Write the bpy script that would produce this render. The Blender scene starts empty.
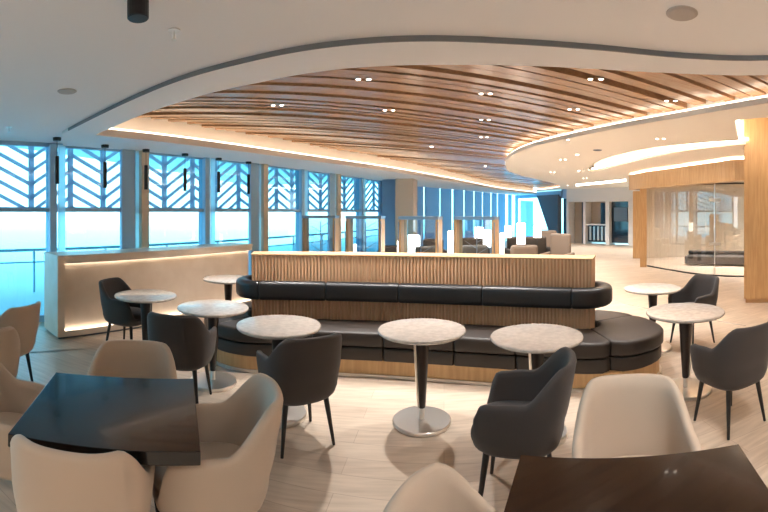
import bpy, math, random
from mathutils import Vector, Matrix
random.seed(7)
S = bpy.context.scene
COL = S.collection
PI = math.pi
F, EYE = 430.0, 1.67          # cylindrical focal length in pixels, eye height in metres

# ------------------------------------------------------------------ survey helper
def at(px, py, z=0.0):
    """world x, y of the point at height z that the photo shows at (px, py)"""
    t = (px - 384) / F
    r = F * abs(EYE - z) / abs(py - 212)
    return (r * math.sin(t), r * math.cos(t))
def az(px, r):
    t = (px - 384) / F
    return (r * math.sin(t), r * math.cos(t))

# ------------------------------------------------------------------ materials
def lin(c):
    return tuple(((v/255)/12.92 if v/255 <= .04045 else ((v/255+.055)/1.055)**2.4) for v in c) + (1,)
MATS = {}
def mat(name, rgb, rough=.5, metal=0., spec=.5, noise=None, bump=None, coat=0., sheen=0., emit=None, wood=None):
    m = bpy.data.materials.new(name); m.use_nodes = True
    nt = m.node_tree; b = nt.nodes['Principled BSDF']
    b.inputs['Base Color'].default_value = lin(rgb)
    b.inputs['Roughness'].default_value = rough
    b.inputs['Metallic'].default_value = metal
    b.inputs['Specular IOR Level'].default_value = spec
    b.inputs['Coat Weight'].default_value = coat
    b.inputs['Sheen Weight'].default_value = sheen
    tc = nt.nodes.new('ShaderNodeTexCoord')
    if noise or wood:
        mp = nt.nodes.new('ShaderNodeMapping'); nt.links.new(tc.outputs['Object'], mp.inputs[0])
        n = nt.nodes.new('ShaderNodeTexNoise'); nt.links.new(mp.outputs[0], n.inputs[0])
        sc, rgb2, det = (noise or wood)[:3]
        n.inputs['Scale'].default_value = sc; n.inputs['Detail'].default_value = det
        if wood:
            mp.inputs['Scale'].default_value = wood[3]
            if len(wood) > 4: mp.inputs['Rotation'].default_value = (0, 0, wood[4])
        r = nt.nodes.new('ShaderNodeValToRGB'); nt.links.new(n.outputs[0], r.inputs[0])
        r.color_ramp.elements[0].position = .35; r.color_ramp.elements[1].position = .68
        r.color_ramp.elements[0].color = lin(rgb2); r.color_ramp.elements[1].color = lin(rgb)
        nt.links.new(r.outputs[0], b.inputs['Base Color'])
    if bump:
        n2 = nt.nodes.new('ShaderNodeTexNoise'); nt.links.new(tc.outputs['Object'], n2.inputs[0])
        n2.inputs['Scale'].default_value = bump[0]
        bp = nt.nodes.new('ShaderNodeBump'); bp.inputs['Strength'].default_value = bump[1]
        bp.inputs['Distance'].default_value = .01
        nt.links.new(n2.outputs[0], bp.inputs['Height']); nt.links.new(bp.outputs[0], b.inputs['Normal'])
    if emit:
        b.inputs['Emission Color'].default_value = lin(emit[0]); b.inputs['Emission Strength'].default_value = emit[1]
    MATS[name] = m
    return m
WARM = (255, 214, 165)
mat('ceiling_paint', (240, 236, 234), .8)
mat('ceiling_upper', (238, 230, 218), .8)
mat('wall_paint', (205, 190, 170), .8)
mat('white_joinery', (225, 222, 220), .5)
mat('counter_stone', (226, 212, 196), .4, noise=(3, (214, 198, 180), 4))
mat('oak', (208, 170, 122), .42, wood=(5, (192, 152, 104), 5, (6, 6, .5)))
mat('oak_flute', (228, 188, 152), .5, wood=(5, (210, 168, 130), 4, (9, 9, .6)))
mat('oak_trim', (205, 165, 120), .4)
mat('slat_wood', (188, 150, 116), .24, wood=(6, (168, 129, 97), 5, (.5, 10, 6), math.radians(-18)))
mat('slat_backing', (92, 66, 50), .8)
mat('leather', (50, 42, 37), .5, bump=(160, .12))
mat('leather_black', (27, 27, 30), .38, bump=(160, .12))
mat('grey_fabric', (60, 54, 52), .75, sheen=.15, bump=(400, .2))
mat('beige_fabric', (188, 170, 152), .7, sheen=.15, bump=(400, .15))
mat('leg_black', (30, 26, 25), .35)
mat('pole_brown', (42, 30, 26), .3)
mat('chrome', (232, 228, 222), .3, 1.0)
mat('marble', (214, 205, 196), .16, noise=(22, (192, 183, 174), 10))
mat('tabletop_dark', (27, 18, 15), .17, wood=(4, (19, 13, 11), 4, (1, 12, 1)), coat=.15)
mat('blue_grey_frame', (150, 185, 214), .5)  # blue of shade and window bloom put into the frame colour
mat('column_beige', (206, 186, 164), .6)
mat('black_metal', (25, 25, 28), .4)
mat('terrace', (190, 215, 220), .8)
mat('dark_glass', (30, 42, 58), .08, spec=.8)
mat('dark_wall', (90, 100, 112), .8)
mat('niche', (176, 160, 144), .7)
mat('screen_steel', (150, 156, 168), .3, 1.0)
mat('dark_sofa', (60, 54, 50), .8)
mat('led', (255, 225, 185), emit=((255, 238, 216), 1.5))
mat('led_soft', (255, 225, 185), emit=((255, 232, 200), .5))
mat('led_white', (255, 236, 210), emit=((255, 234, 212), 5.5))
mat('lens', (255, 245, 230), emit=((255, 240, 220), 7))
mat('lounge_beige', (128, 112, 98), .8)
mat('lamp_shade', (255, 245, 230), emit=((255, 240, 222), 2.2))
mat('grille', (186, 176, 168), .7)
mat('metal_inlay', (250, 240, 225), .25, .6)

def special():
    # floor: pale oak vinyl planks
    m = bpy.data.materials.new('floor_planks'); m.use_nodes = True; nt = m.node_tree; b = nt.nodes['Principled BSDF']
    tc = nt.nodes.new('ShaderNodeTexCoord'); mp = nt.nodes.new('ShaderNodeMapping'); nt.links.new(tc.outputs['Object'], mp.inputs[0])
    mp.inputs['Rotation'].default_value = (0, 0, math.radians(8))
    br = nt.nodes.new('ShaderNodeTexBrick'); nt.links.new(mp.outputs[0], br.inputs[0])
    br.inputs['Color1'].default_value = lin((208, 190, 170)); br.inputs['Color2'].default_value = lin((196, 177, 158))
    br.inputs['Mortar'].default_value = lin((178, 160, 142)); br.inputs['Scale'].default_value = 1
    br.inputs['Mortar Size'].default_value = .0025; br.inputs['Brick Width'].default_value = 1.3; br.inputs['Row Height'].default_value = .19
    mp2 = nt.nodes.new('ShaderNodeMapping'); nt.links.new(tc.outputs['Object'], mp2.inputs[0])
    mp2.inputs['Rotation'].default_value = (0, 0, math.radians(8)); mp2.inputs['Scale'].default_value = (1.2, 11, 1)
    n = nt.nodes.new('ShaderNodeTexNoise'); nt.links.new(mp2.outputs[0], n.inputs[0]); n.inputs['Scale'].default_value = 2.2; n.inputs['Detail'].default_value = 6
    r = nt.nodes.new('ShaderNodeValToRGB'); nt.links.new(n.outputs[0], r.inputs[0])
    r.color_ramp.elements[0].position = .3; r.color_ramp.elements[0].color = (.78, .76, .74, 1)
    r.color_ramp.elements[1].position = .65; r.color_ramp.elements[1].color = (1, 1, 1, 1)
    mx = nt.nodes.new('ShaderNodeMixRGB'); mx.blend_type = 'MULTIPLY'; mx.inputs[0].default_value = 1
    nt.links.new(br.outputs[0], mx.inputs[1]); nt.links.new(r.outputs[0], mx.inputs[2]); nt.links.new(mx.outputs[0], b.inputs['Base Color'])
    b.inputs['Roughness'].default_value = .42
    MATS['floor_planks'] = m
    # glass
    for name, tint, gl, rough in (('window_glass', (.58, .875, .975), .05, .0), ('clear_glass', (.97, .97, .96), .07, .0), ('screen_glass', (.75, .85, .92), .12, .02)):
        m = bpy.data.materials.new(name); m.use_nodes = True; nt = m.node_tree; nt.nodes.clear()
        o = nt.nodes.new('ShaderNodeOutputMaterial'); t = nt.nodes.new('ShaderNodeBsdfTransparent'); t.inputs[0].default_value = tint + (1,)
        g = nt.nodes.new('ShaderNodeBsdfGlossy'); g.inputs['Roughness'].default_value = rough
        mx = nt.nodes.new('ShaderNodeMixShader'); mx.inputs[0].default_value = gl
        nt.links.new(t.outputs[0], mx.inputs[1]); nt.links.new(g.outputs[0], mx.inputs[2]); nt.links.new(mx.outputs[0], o.inputs[0])
        MATS[name] = m
    m = bpy.data.materials.new('frosted_fin'); m.use_nodes = True; nt = m.node_tree; nt.nodes.clear()  # translucent white that imitates bright light lines on the windows
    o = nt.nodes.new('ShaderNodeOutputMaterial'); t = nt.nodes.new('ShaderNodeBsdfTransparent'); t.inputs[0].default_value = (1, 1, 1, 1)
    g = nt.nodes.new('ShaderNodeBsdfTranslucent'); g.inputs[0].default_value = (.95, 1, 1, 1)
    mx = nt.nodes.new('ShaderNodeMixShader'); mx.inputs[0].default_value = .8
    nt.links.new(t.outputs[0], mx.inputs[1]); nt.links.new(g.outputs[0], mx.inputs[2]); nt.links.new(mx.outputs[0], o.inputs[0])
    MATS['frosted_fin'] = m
    # thin translucent louver blades: daylight glows through them
    m = bpy.data.materials.new('louver'); m.use_nodes = True; nt = m.node_tree; nt.nodes.clear()
    o = nt.nodes.new('ShaderNodeOutputMaterial'); t = nt.nodes.new('ShaderNodeBsdfDiffuse'); t.inputs[0].default_value = lin((175, 195, 210))
    g = nt.nodes.new('ShaderNodeBsdfTranslucent'); g.inputs[0].default_value = lin((218, 214, 226))
    mx = nt.nodes.new('ShaderNodeMixShader'); mx.inputs[0].default_value = .85
    nt.links.new(t.outputs[0], mx.inputs[1]); nt.links.new(g.outputs[0], mx.inputs[2]); nt.links.new(mx.outputs[0], o.inputs[0])
    MATS['louver'] = m
    # roller blind cloth: some daylight comes through
    m = m.copy(); m.name = 'blind'
    for q in m.node_tree.nodes:
        if q.type == 'BSDF_DIFFUSE': q.inputs[0].default_value = lin((150, 184, 212))
        if q.type == 'BSDF_TRANSLUCENT': q.inputs[0].default_value = lin((205, 208, 222))
        if q.type == 'MIX_SHADER': q.inputs[0].default_value = .6
    MATS['blind'] = m
special()

# ------------------------------------------------------------------ mesh builder
class MB:
    def __init__(s): s.v = []; s.f = []
    def add(s, vs, fs):
        n = len(s.v); s.v += [tuple(p) for p in vs]; s.f += [[i + n for i in f] for f in fs]; return s
    def box(s, x0, x1, y0, y1, z0, z1, M=None):
        vs = [Vector((x, y, z)) for x in (x0, x1) for y in (y0, y1) for z in (z0, z1)]
        if M: vs = [M @ v for v in vs]
        return s.add(vs, [(0,1,3,2),(4,6,7,5),(0,4,5,1),(2,3,7,6),(0,2,6,4),(1,5,7,3)])
    def prism(s, poly, z0, z1, M=None):
        n = len(poly)
        vs = [Vector((x, y, z0)) for x, y in poly] + [Vector((x, y, z1)) for x, y in poly]
        if M: vs = [M @ v for v in vs]
        return s.add(vs, [list(range(n))[::-1], list(range(n, 2*n))] + [(i, (i+1) % n, (i+1) % n + n, i + n) for i in range(n)])
    def lathe(s, prof, seg=32, c=(0, 0, 0), M=None):
        vs = []; fs = []
        for r, z in prof:
            for k in range(seg):
                a = 2*PI*k/seg; vs.append(Vector((c[0] + r*math.cos(a), c[1] + r*math.sin(a), c[2] + z)))
        if M: vs = [M @ v for v in vs]
        for i in range(len(prof) - 1):
            for k in range(seg):
                k2 = (k+1) % seg; fs.append((i*seg+k, i*seg+k2, (i+1)*seg+k2, (i+1)*seg+k))
        fs.append(list(range(seg))[::-1]); fs.append([(len(prof)-1)*seg + k for k in range(seg)])
        return s.add(vs, fs)
    def cone(s, a, b, ra, rb, seg=12):
        a = Vector(a); b = Vector(b); d = (b - a); q = d.to_track_quat('Z', 'Y').to_matrix().to_4x4()
        M = Matrix.Translation(a) @ q
        return s.lathe([(ra, 0), (rb, d.length)], seg, M=M)
    def build(s, name, m, parent=None, smooth=False, bevel=0):
        me = bpy.data.meshes.new(name); me.from_pydata(s.v, [], s.f); me.update()
        me.materials.append(MATS[m] if isinstance(m, str) else m)
        o = bpy.data.objects.new(name, me); COL.objects.link(o); o.parent = parent
        if smooth: me.shade_smooth() if smooth is True else me.set_sharp_from_angle(angle=math.radians(smooth))
        if bevel:
            b = o.modifiers.new('bevel', 'BEVEL'); b.width = bevel; b.segments = 3; b.limit_method = 'ANGLE'
        return o
def tag(o, label=None, cat=None, group=None, kind=None):
    if label: o['label'] = label
    if cat: o['category'] = cat
    if group: o['group'] = group
    if kind: o['kind'] = kind
    return o
def thing(name, label, cat, loc=(0, 0, 0), rz=0, group=None, kind=None):
    o = bpy.data.objects.new(name, None); COL.objects.link(o); o.empty_display_size = .1
    o.location = loc; o.rotation_euler = (0, 0, rz)
    return tag(o, label, cat, group, kind)
def struct(o): o['kind'] = 'structure'; return o
KIDS = {}
def dup(root, loc, rz, label, group=None):
    r = root.copy(); COL.objects.link(r); r.location = loc; r.rotation_euler = (0, 0, rz); r['label'] = label
    if group: r['group'] = group
    for ch in list(root.children):
        c = ch.copy(); COL.objects.link(c); c.parent = r
        for g in list(ch.children):
            d = g.copy(); COL.objects.link(d); d.parent = c
    return r
def plate(name, outline, holes, z0, z1, m, parent=None):
    cu = bpy.data.curves.new(name, 'CURVE'); cu.dimensions = '2D'; cu.fill_mode = 'BOTH'; cu.extrude = (z1 - z0) / 2
    for pl in [outline] + holes:
        sp = cu.splines.new('POLY'); sp.points.add(len(pl) - 1); sp.use_cyclic_u = True
        for p, (x, y) in zip(sp.points, pl): p.co = (x, y, 0, 1)
    o = bpy.data.objects.new(name, cu); COL.objects.link(o)
    bpy.context.view_layer.update()
    me = bpy.data.meshes.new_from_object(o.evaluated_get(bpy.context.evaluated_depsgraph_get()))
    bpy.data.objects.remove(o)
    for v in me.vertices: v.co.z += (z0 + z1) / 2
    me.shade_flat(); me.name = name; me.materials.clear(); me.materials.append(MATS[m])
    o = bpy.data.objects.new(name, me); COL.objects.link(o); o.parent = parent
    return o
def spline(pts, n=8):
    """Catmull-Rom through pts"""
    P = [Vector(p) for p in pts]; P = [2*P[0]-P[1]] + P + [2*P[-1]-P[-2]]; out = []
    for i in range(1, len(P) - 2):
        a, b, c, d = P[i-1], P[i], P[i+1], P[i+2]
        for k in range(n):
            t = k/n
            out.append(tuple(.5*((2*b) + (c-a)*t + (2*a-5*b+4*c-d)*t*t + (3*b-a-3*c+d)*t**3)))
    out.append(tuple(P[-2])); return out
def offset(poly, d):
    """move an open polyline sideways (left of its direction)"""
    out = []
    for i, p in enumerate(poly):
        a = Vector(poly[max(0, i-1)]); b = Vector(poly[min(len(poly)-1, i+1)]); t = (b-a).normalized()
        out.append((p[0] - t.y*d, p[1] + t.x*d))
    return out
def ribbon(mb, line, th, z0, z1):
    o2 = offset(line, th)
    for i in range(len(line) - 1):
        mb.prism([line[i], line[i+1], o2[i+1], o2[i]], z0, z1)
    return mb

# ------------------------------------------------------------------ camera (phone panorama: level cylindrical projection)
cam = bpy.data.cameras.new('camera'); co = bpy.data.objects.new('camera', cam); COL.objects.link(co); S.camera = co
cam.type = 'PANO'; cam.panorama_type = 'CENTRAL_CYLINDRICAL'
cam.central_cylindrical_range_u_min = -384/F; cam.central_cylindrical_range_u_max = 384/F
cam.central_cylindrical_range_v_min = -300/F; cam.central_cylindrical_range_v_max = 212/F
cam.central_cylindrical_radius = 1
cam.clip_end = 300
co.location = (0, 0, EYE); co.rotation_euler = (PI/2, 0, 0)

# ------------------------------------------------------------------ window wall frame: distance 6.2 m along azimuth -64.7 deg
TH = -1.13
N = Vector((math.sin(TH), math.cos(TH))); E = Vector((math.cos(TH), -math.sin(TH)))
def W(s, d=6.2):
    p = N*d + E*s; return (p.x, p.y)
WM = Matrix(((E.x, N.x, 0, 0), (E.y, N.y, 0, 0), (0, 0, 1, 0), (0, 0, 0, 1)))     # local (s, d, z) -> world
SEND = 16.2

# ------------------------------------------------------------------ ceiling curves
nearN = [(-3.58, 4.5), (-2.65, 3.97), (-2.3, 3.79), (-1.55, 3.46), (-.98, 3.28), (-.62, 3.16), (-.24, 3.07), (.04, 3.03), (.71, 2.93), (1.56, 2.7), (2.14, 2.40), (2.52, 2.03), (2.85, 1.4), (3.0, .6)]
farF = [(-3.58, 4.5), (-3.36, 5.0), (-2.17, 7.32), (-1.05, 9.15), (.15, 10.9), (2.18, 14.1), (5.37, 19.4), (8.6, 23.2)]
discE = [(3.95, .6), (3.9, 1.8), (3.78, 3.04), (3.59, 4.17), (3.28, 5.37), (2.93, 6.73), (2.72, 7.9), (2.78, 9.3), (3.13, 10.8), (3.82, 12.66), (5.18, 14.66), (7.0, 16.9), (8.6, 19.8), (8.9, 22.5), (8.6, 23.2)]
nearN = spline(nearN, 5); farF = spline(farF, 5); discE = spline(discE, 6)
OPEN = nearN + discE + farF[::-1][1:-1]           # opening outline, starts at the left tip
stepC = spline([(-3.87, 4.16), (-2.72, 3.56), (-1.9, 3.15), (-1.42, 2.95), (-.91, 2.8), (-.53, 2.70), (-.15, 2.63), (.22, 2.58), (.75, 2.52), (1.3, 2.40), (1.85, 2.2), (2.27, 1.83), (2.5, 1.2), (2.6, .6)], 5)
ZB, ZM, ZD, ZS = 2.70, 2.73, 2.90, 3.05
XR, YB = 12.6, -3.6
ROOM = [W(-7), W(SEND), (8.4, 25.7), (9.5, 22.9), (XR, 17.0), (XR, YB), (W(-7)[0], YB)]
floor = MB().prism(ROOM, -.1, 0).build('floor', 'floor_planks'); struct(floor)
# main flat ceiling around the opening
Lout = nearN + [(3.95, .6), (XR, .6), (XR, YB), (W(-7, 6.4)[0], YB), W(-7, 6.4), W(SEND, 6.4), (8.4, 25.9), (8.9, 25.2)] + farF[::-1][:-1]
o = struct(plate('ceiling', Lout, [], ZM, ZM + .07, 'ceiling_paint'))
Bout = stepC + [(3.0, .6)] + nearN[::-1][1:] + farF[1:] + [(8.4, 25.6), W(SEND), W(2.5)]
struct(plate('ceiling', Bout, [], ZB, ZM+.012, 'ceiling_paint'))
# right hand ceiling with glowing trough and slot
trN = spline([at(738.5, 140.5, ZD), at(706, 142.5, ZD), at(670, 145.6, ZD), at(640, 150, ZD), at(610, 157, ZD), at(597, 162, ZD), at(588, 169, ZD)], 6)
trF = spline([at(590, 172, ZD), at(600, 170.5, ZD), at(618, 165.5, ZD), at(646, 158.5, ZD), at(677, 152, ZD), at(712, 147.5, ZD), at(746, 144, ZD)], 6)
slotP = [(6.15, 5.62), (7.3, 4.3), (6.3, 3.0), (4.5, 2.9), at(735, 120.5, ZD)]
Dout = discE + [(9.5, 25.8), (XR+.2, 25.8), (XR+.2, .6)]
trough = trN + trF + slotP
far_slot = [az(575, 18.6), az(600, 17.0), az(626, 15.6), az(626, 17.3), az(600, 18.9), az(575, 20.5)]
struct(plate('ceiling', Dout, [trough, far_slot], ZD, ZD + .07, 'ceiling_upper'))
struct(MB().prism([az(573, 18), az(600, 16.4), az(628, 15), az(628, 17.9), az(600, 19.5), az(573, 21)], ZD+.25, ZD+.27).build('ceiling', 'ceiling_upper'))
t = thing('cove_light', 'straight glowing ceiling trough near the white bays at the far wall', 'light')
ribbon(MB(), [az(576, 20.4), az(600, 18.8), az(626, 17.2)], .04, ZD+.01, ZD+.09).build('light_strip', 'led_white', t)
struct(MB().prism([(-9, -4), (14, -4), (14, 27), (-9, 27)], 3.45, 3.55).build('ceiling', 'ceiling_upper'))
mat('bead_grey', (128, 126, 128), .6)  # grey ribbon stands in for the shadow line along the ceiling step
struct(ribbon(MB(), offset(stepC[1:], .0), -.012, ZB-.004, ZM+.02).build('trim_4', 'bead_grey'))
# upstands behind the coves (real vertical faces) and light strips lying on the plates
mb = MB()
ribbon(mb, offset(farF, .20), .04, ZM+.05, 3.45)
ribbon(mb, offset(discE, -.18), -.04, ZD+.05, 3.45)
ribbon(mb, offset(nearN, -.40), -.04, ZM+.05, 3.45)
struct(mb.build('trim_1', 'ceiling_upper'))
t = thing('cove_light', 'warm hidden strip light along the window side of the slatted ceiling opening', 'light')
ribbon(MB(), offset(farF, .03), .05, ZM + .071, ZM + .10).build('light_strip', 'led', t)
t = thing('cove_light', 'warm hidden strip light around the curved right edge of the slatted ceiling', 'light')
ribbon(MB(), offset(discE, -.03), -.05, ZD + .071, ZD + .10).build('light_strip', 'led', t)
# trough walls
mb = MB()
ribbon(mb, offset(trF, .14), .03, ZD + .05, 3.40)
ribbon(mb, offset(trN, .14), .03, ZD + .05, 3.40)
struct(mb.build('trim_2', 'ceiling_upper'))
struct(MB().prism([(3.95, 2.5), (9.5, 2.5), (9.5, 11), (4.3, 11)], 3.40, 3.42).build('ceiling', 'ceiling_upper'))
t = thing('cove_light', 'bright strip light inside the curved trough of the right ceiling', 'light')
ribbon(MB(), offset(trN, .05), .03, ZD + .08, ZD + .12).build('light_strip', 'led_white', t)
ribbon(MB(), offset(trF, .05), .03, ZD + .08, ZD + .12).build('light_strip', 'led_white', t)
t = thing('cove_light', 'bright strip light in the ceiling slot beside the wooden column', 'light')
ribbon(MB(), [(4.25, 2.9), (4.05, 3.96), (4.1, 4.2)], .03, ZD + .08, ZD + .15).build('light_strip', 'led_white', t)

t = thing('cove_light', 'glowing strip on the left edge of the ceiling slot by the wooden column', 'light')
ribbon(MB(), [at(736, 121, ZD), at(739, 139.5, ZD)], -.03, ZD + .07, ZD + .22).build('light_strip', 'led_white', t)
# slatted ceiling
def inside_hits(poly, p, d):
    hs = []
    n = len(poly)
    for i in range(n):
        a = Vector(poly[i]); b = Vector(poly[(i+1) % n]); e = b - a
        den = d.x*e.y - d.y*e.x
        if abs(den) < 1e-9: continue
        q = a - p; t = (q.x*e.y - q.y*e.x)/den; u = (q.x*d.y - q.y*d.x)/den
        if 0 <= u < 1: hs.append(t)
    return sorted(hs)
SL = [(p[0], p[1]) for p in offset(nearN, -.38)] + offset(discE, -.16) + offset(farF, .18)[::-1]
sl = thing('slatted_ceiling', 'ceiling field of long glossy brown timber slats inside the curved opening', 'ceiling panel')
mb = MB(); y = 1.2; k = 0
GAPS = []
while y < 27:
    a = math.radians(max(3, min(25, 10 + (y - 3)*5)))
    wide = .10 + .045*random.random(); gap = random.choice((.026, .034, .05, .085))
    d = Vector((math.cos(a), math.sin(a))); nrm = Vector((-d.y, d.x))
    hs = inside_hits(SL, Vector((0, y)), d)
    dz = random.choice((0, 0, .012, .02))
    for i in range(0, len(hs) - 1, 2):
        t0, t1 = hs[i], hs[i+1]
        if t1 - t0 < .15: continue
        p0 = Vector((0, y)) + d*t0; p1 = Vector((0, y)) + d*t1
        # slats narrow slightly where the fan converges
        def wd(p): return wide * max(.72, min(1.45, 1 + .085*p.x*(1 if y < 6.2 else .15)))
        a0 = wd(p0)/2; a1 = wd(p1)/2
        mb.prism([tuple(p0 - nrm*a0), tuple(p1 - nrm*a1), tuple(p1 + nrm*a1), tuple(p0 + nrm*a0)], ZS + dz, ZS + .10)
    y += (wide + gap)/math.cos(a); k += 1
mb.build('slat', 'slat_wood', sl)
plate('backing_board', SL, [], ZS + .18, ZS + .2, 'slat_backing', sl)

# ------------------------------------------------------------------ window wall
def clip(poly, z0, z1):
    for sgn, lim in ((1, z0), (-1, z1)):
        out = []
        for i in range(len(poly)):
            a, b = poly[i], poly[(i+1) % len(poly)]
            ia, ib = sgn*(a[1]-lim) >= 0, sgn*(b[1]-lim) >= 0
            if ia: out.append(a)
            if ia != ib:
                t = (lim-a[1])/(b[1]-a[1]); out.append((a[0]+t*(b[0]-a[0]), lim))
        poly = out
        if len(poly) < 3: return []
    return poly
def vprism(mb, poly, d0, d1):
    n = len(poly)
    vs = [WM @ Vector((s, d0, z)) for s, z in poly] + [WM @ Vector((s, d1, z)) for s, z in poly]
    mb.add(vs, [list(range(n)), list(range(n, 2*n))[::-1]] + [(i, i+n, (i+1) % n + n, (i+1) % n) for i in range(n)])
cols = [-5.22, -2.17, .88, 3.93, 6.98, 10.03, 13.08]
for k, c0 in enumerate(cols):
    c1 = cols[k+1] if k+1 < len(cols) else SEND
    w = thing('window_%d' % (k+1), None, None, kind='structure')
    fr = MB()
    fr.box(c0, c1, 6.17, 6.26, 1.67, 1.73, WM); fr.box(c0, c1, 6.17, 6.26, 0, .10, WM); fr.box(c0, c1, 6.19, 6.26, ZB-.03, ZM, WM)
    if c0 + 1.4 < c1:
        fr.box(c0+1.38, c0+1.49, 6.12, 6.32, 0, ZB, WM)
    fr.box(c1-.42, c1-.16, 6.12, 6.19, 0, ZB, WM)
    fr.build('window_frame', 'blue_grey_frame', w)
    MB().box(c0-.075, c0+.075, 6.06, 6.3, 0, ZB, WM).build('column', 'column_beige', w)
    fn = MB().box(c0+1.52, c0+1.63, 6.12, 6.16, 0, ZB, WM).box(c0-.16, c0-.09, 6.12, 6.16, 0, ZB, WM)  # strips stand in for the bright light lines beside the mullions
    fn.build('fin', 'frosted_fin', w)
    MB().box(c0, c1, 6.205, 6.215, .1, ZB, WM).build('pane', 'window_glass', w)
    ch = MB()
    g0, g1 = c0*1.053, c1*1.053
    spines = []
    for j in range(-8, 14): spines += [(2.085+1.28*j, 1), (2.76+1.28*j, 0)]
    for (sa, up), (sb, _) in zip(spines, spines[1:]):
        a = max(g0, sa); b = min(g1, sb)
        if b - a < .02: continue
        sl_ = .68 if up else -.50; full0 = sa
        z = 1.0
        while z < 3.6:
            za = z + sl_*(a-full0) + (0 if up else .30); zb = z + sl_*(b-full0) + (0 if up else .30)
            pl = clip([(a, za), (b, zb), (b, zb+.06), (a, za+.06)], 1.72, 2.86)
            if pl: vprism(ch, pl, 6.50, 6.54)
            z += .215
        if sb < g1: ch.box(sb-.04, sb+.04, 6.49, 6.55, 1.72, 2.86, WM)
    ch.box(g0, g1, 6.49, 6.55, 1.69, 1.75, WM)
    ch.build('chevron_louver', 'louver', w)
# terrace outside with railing
terr = struct(MB().box(-8, 30, 6.3, 14, -.12, -.02, WM).build('ground', 'terrace'))
mat('rail_paint', (170, 205, 222), .5)
rl = thing('terrace_railing', 'pale blue metal railing on the terrace beyond the windows', 'railing')
m_ = MB().box(-4, 26, 8.6, 8.66, .84, .90, WM).box(-4, 26, 8.6, 8.64, .60, .63, WM)
m_.build('rail', 'rail_paint', rl)
for i in range(17):
    MB().box(-4+i*1.7, -3.96+i*1.7, 8.6, 8.65, -.02, .84, WM).build('post', 'rail_paint', rl)
# far stretch of the window side: solid blinds with bright gaps
A2 = Vector(W(SEND)); B2 = Vector((8.4, 25.7)); e2 = (B2-A2).normalized(); L2 = (B2-A2).length; n2 = Vector((-e2.y, e2.x))
M2 = Matrix(((e2.x, n2.x, 0, A2.x), (e2.y, n2.y, 0, A2.y), (0, 0, 1, 0), (0, 0, 0, 1)))
w = thing('window_8', None, None, kind='structure')
MB().box(0, L2, .05, .06, 0, ZB, M2).build('pane', 'window_glass', w)
def s_at(px):     # distance along this wall for an image column
    t = (px-384)/F; d = Vector((math.sin(t), math.cos(t)))
    den = d.x*e2.y - d.y*e2.x
    return (A2.y*d.x - A2.x*d.y)/(e2.x*d.y - e2.y*d.x)
gaps = [(424, 1.0), (440, .8), (452.5, 1.2), (464, .9), (474, .9), (482.5, .8), (491, .9), (497.5, .8)]
prev = 0
bl = MB()
for px, hw in gaps:
    a, b = s_at(px-hw), s_at(px+hw)
    bl.box(prev, a, -.02, .03, 0, ZB, M2); prev = b
bl.box(prev, s_at(505), -.02, .03, 0, ZB, M2)
bl.box(s_at(508), s_at(511.5), -.02, .0, 0, ZB, M2); bl.box(s_at(515), s_at(518), -.02, .0, 0, ZB, M2)
bl.box(s_at(520), s_at(533), -.02, .0, 0, 2.4, M2)
bl.build('blind_panel', 'blind', w)
# big column between the two window stretches
c = MB(); cx, cy = az(406, 13.6)
a_ = math.radians(-14); Mc = Matrix.Translation((cx, cy, 0)) @ Matrix.Rotation(a_, 4, 'Z')
c.box(-.28, .28, -.3, .5, 0, ZB, Mc)
struct(c.build('column', 'column_beige'))
struct(MB().box(-.75, -.29, -.1, .5, 0, ZB, Mc).build('wall_fin', 'blind'))  # left side of the column, blue window light put into its colour

# ------------------------------------------------------------------ other walls
def wallseg(name, a, b, z0, z1, th, m):
    a = Vector(a); b = Vector(b); e = (b-a).normalized(); n = Vector((e.y, -e.x))*th
    return struct(MB().prism([tuple(a), tuple(b), tuple(b+n), tuple(a+n)], z0, z1).build(name, m))
wallseg('wall_right', (XR, 17.2), (XR, YB), 0, 3.5, -.15, 'wall_paint')
wallseg('wall_back', (W(-7)[0]-.2, YB), (XR+.2, YB), 0, 3.5, .15, 'wall_paint')
wallseg('wall_left', (W(-7)[0], YB), W(-7), 0, 3.5, -.15, 'wall_paint')
# slanted wall and white light beside it at the far end
p1, p2 = az(546, 25.5), az(566, 23.6)
q0 = Vector(B2); q3 = Vector(az(563, 23.2))
e3 = (q3-q0).normalized(); L3 = (q3-q0).length; n3 = Vector((-e3.y, e3.x))
M3 = Matrix(((e3.x, -n3.x, 0, q0.x), (e3.y, -n3.y, 0, q0.y), (0, 0, 1, 0), (0, 0, 0, 1)))
def s3(px):
    t = (px-384)/F; d = Vector((math.sin(t), math.cos(t)))
    return (q0.y*d.x - q0.x*d.y)/(e3.x*d.y - e3.y*d.x)
w = thing('window_9', None, None, kind='structure')
MB().box(0, L3, -.06, -.05, 0, ZM, M3).build('pane', 'window_glass', w)
mb = MB(); a, b, cc = s3(539.5), s3(551.5), s3(561)
zt = 2.62
vs = [M3 @ Vector((s, d, z)) for d in (-.04, .2) for s, z in ((a, zt), (cc, zt), (cc, 0), (b+.3, 0), (b, .6))]
mb.add(vs, [(0,1,2,3,4), (9,8,7,6,5), (0,5,6,1), (1,6,7,2), (2,7,8,3), (3,8,9,4), (4,9,5,0)])
mb.build('slanted_panel', 'dark_wall', w)
MB().box(-.2, L3, -.1, .1, zt-.1, ZM+.1, M3).build('header', 'blind', w)

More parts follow.
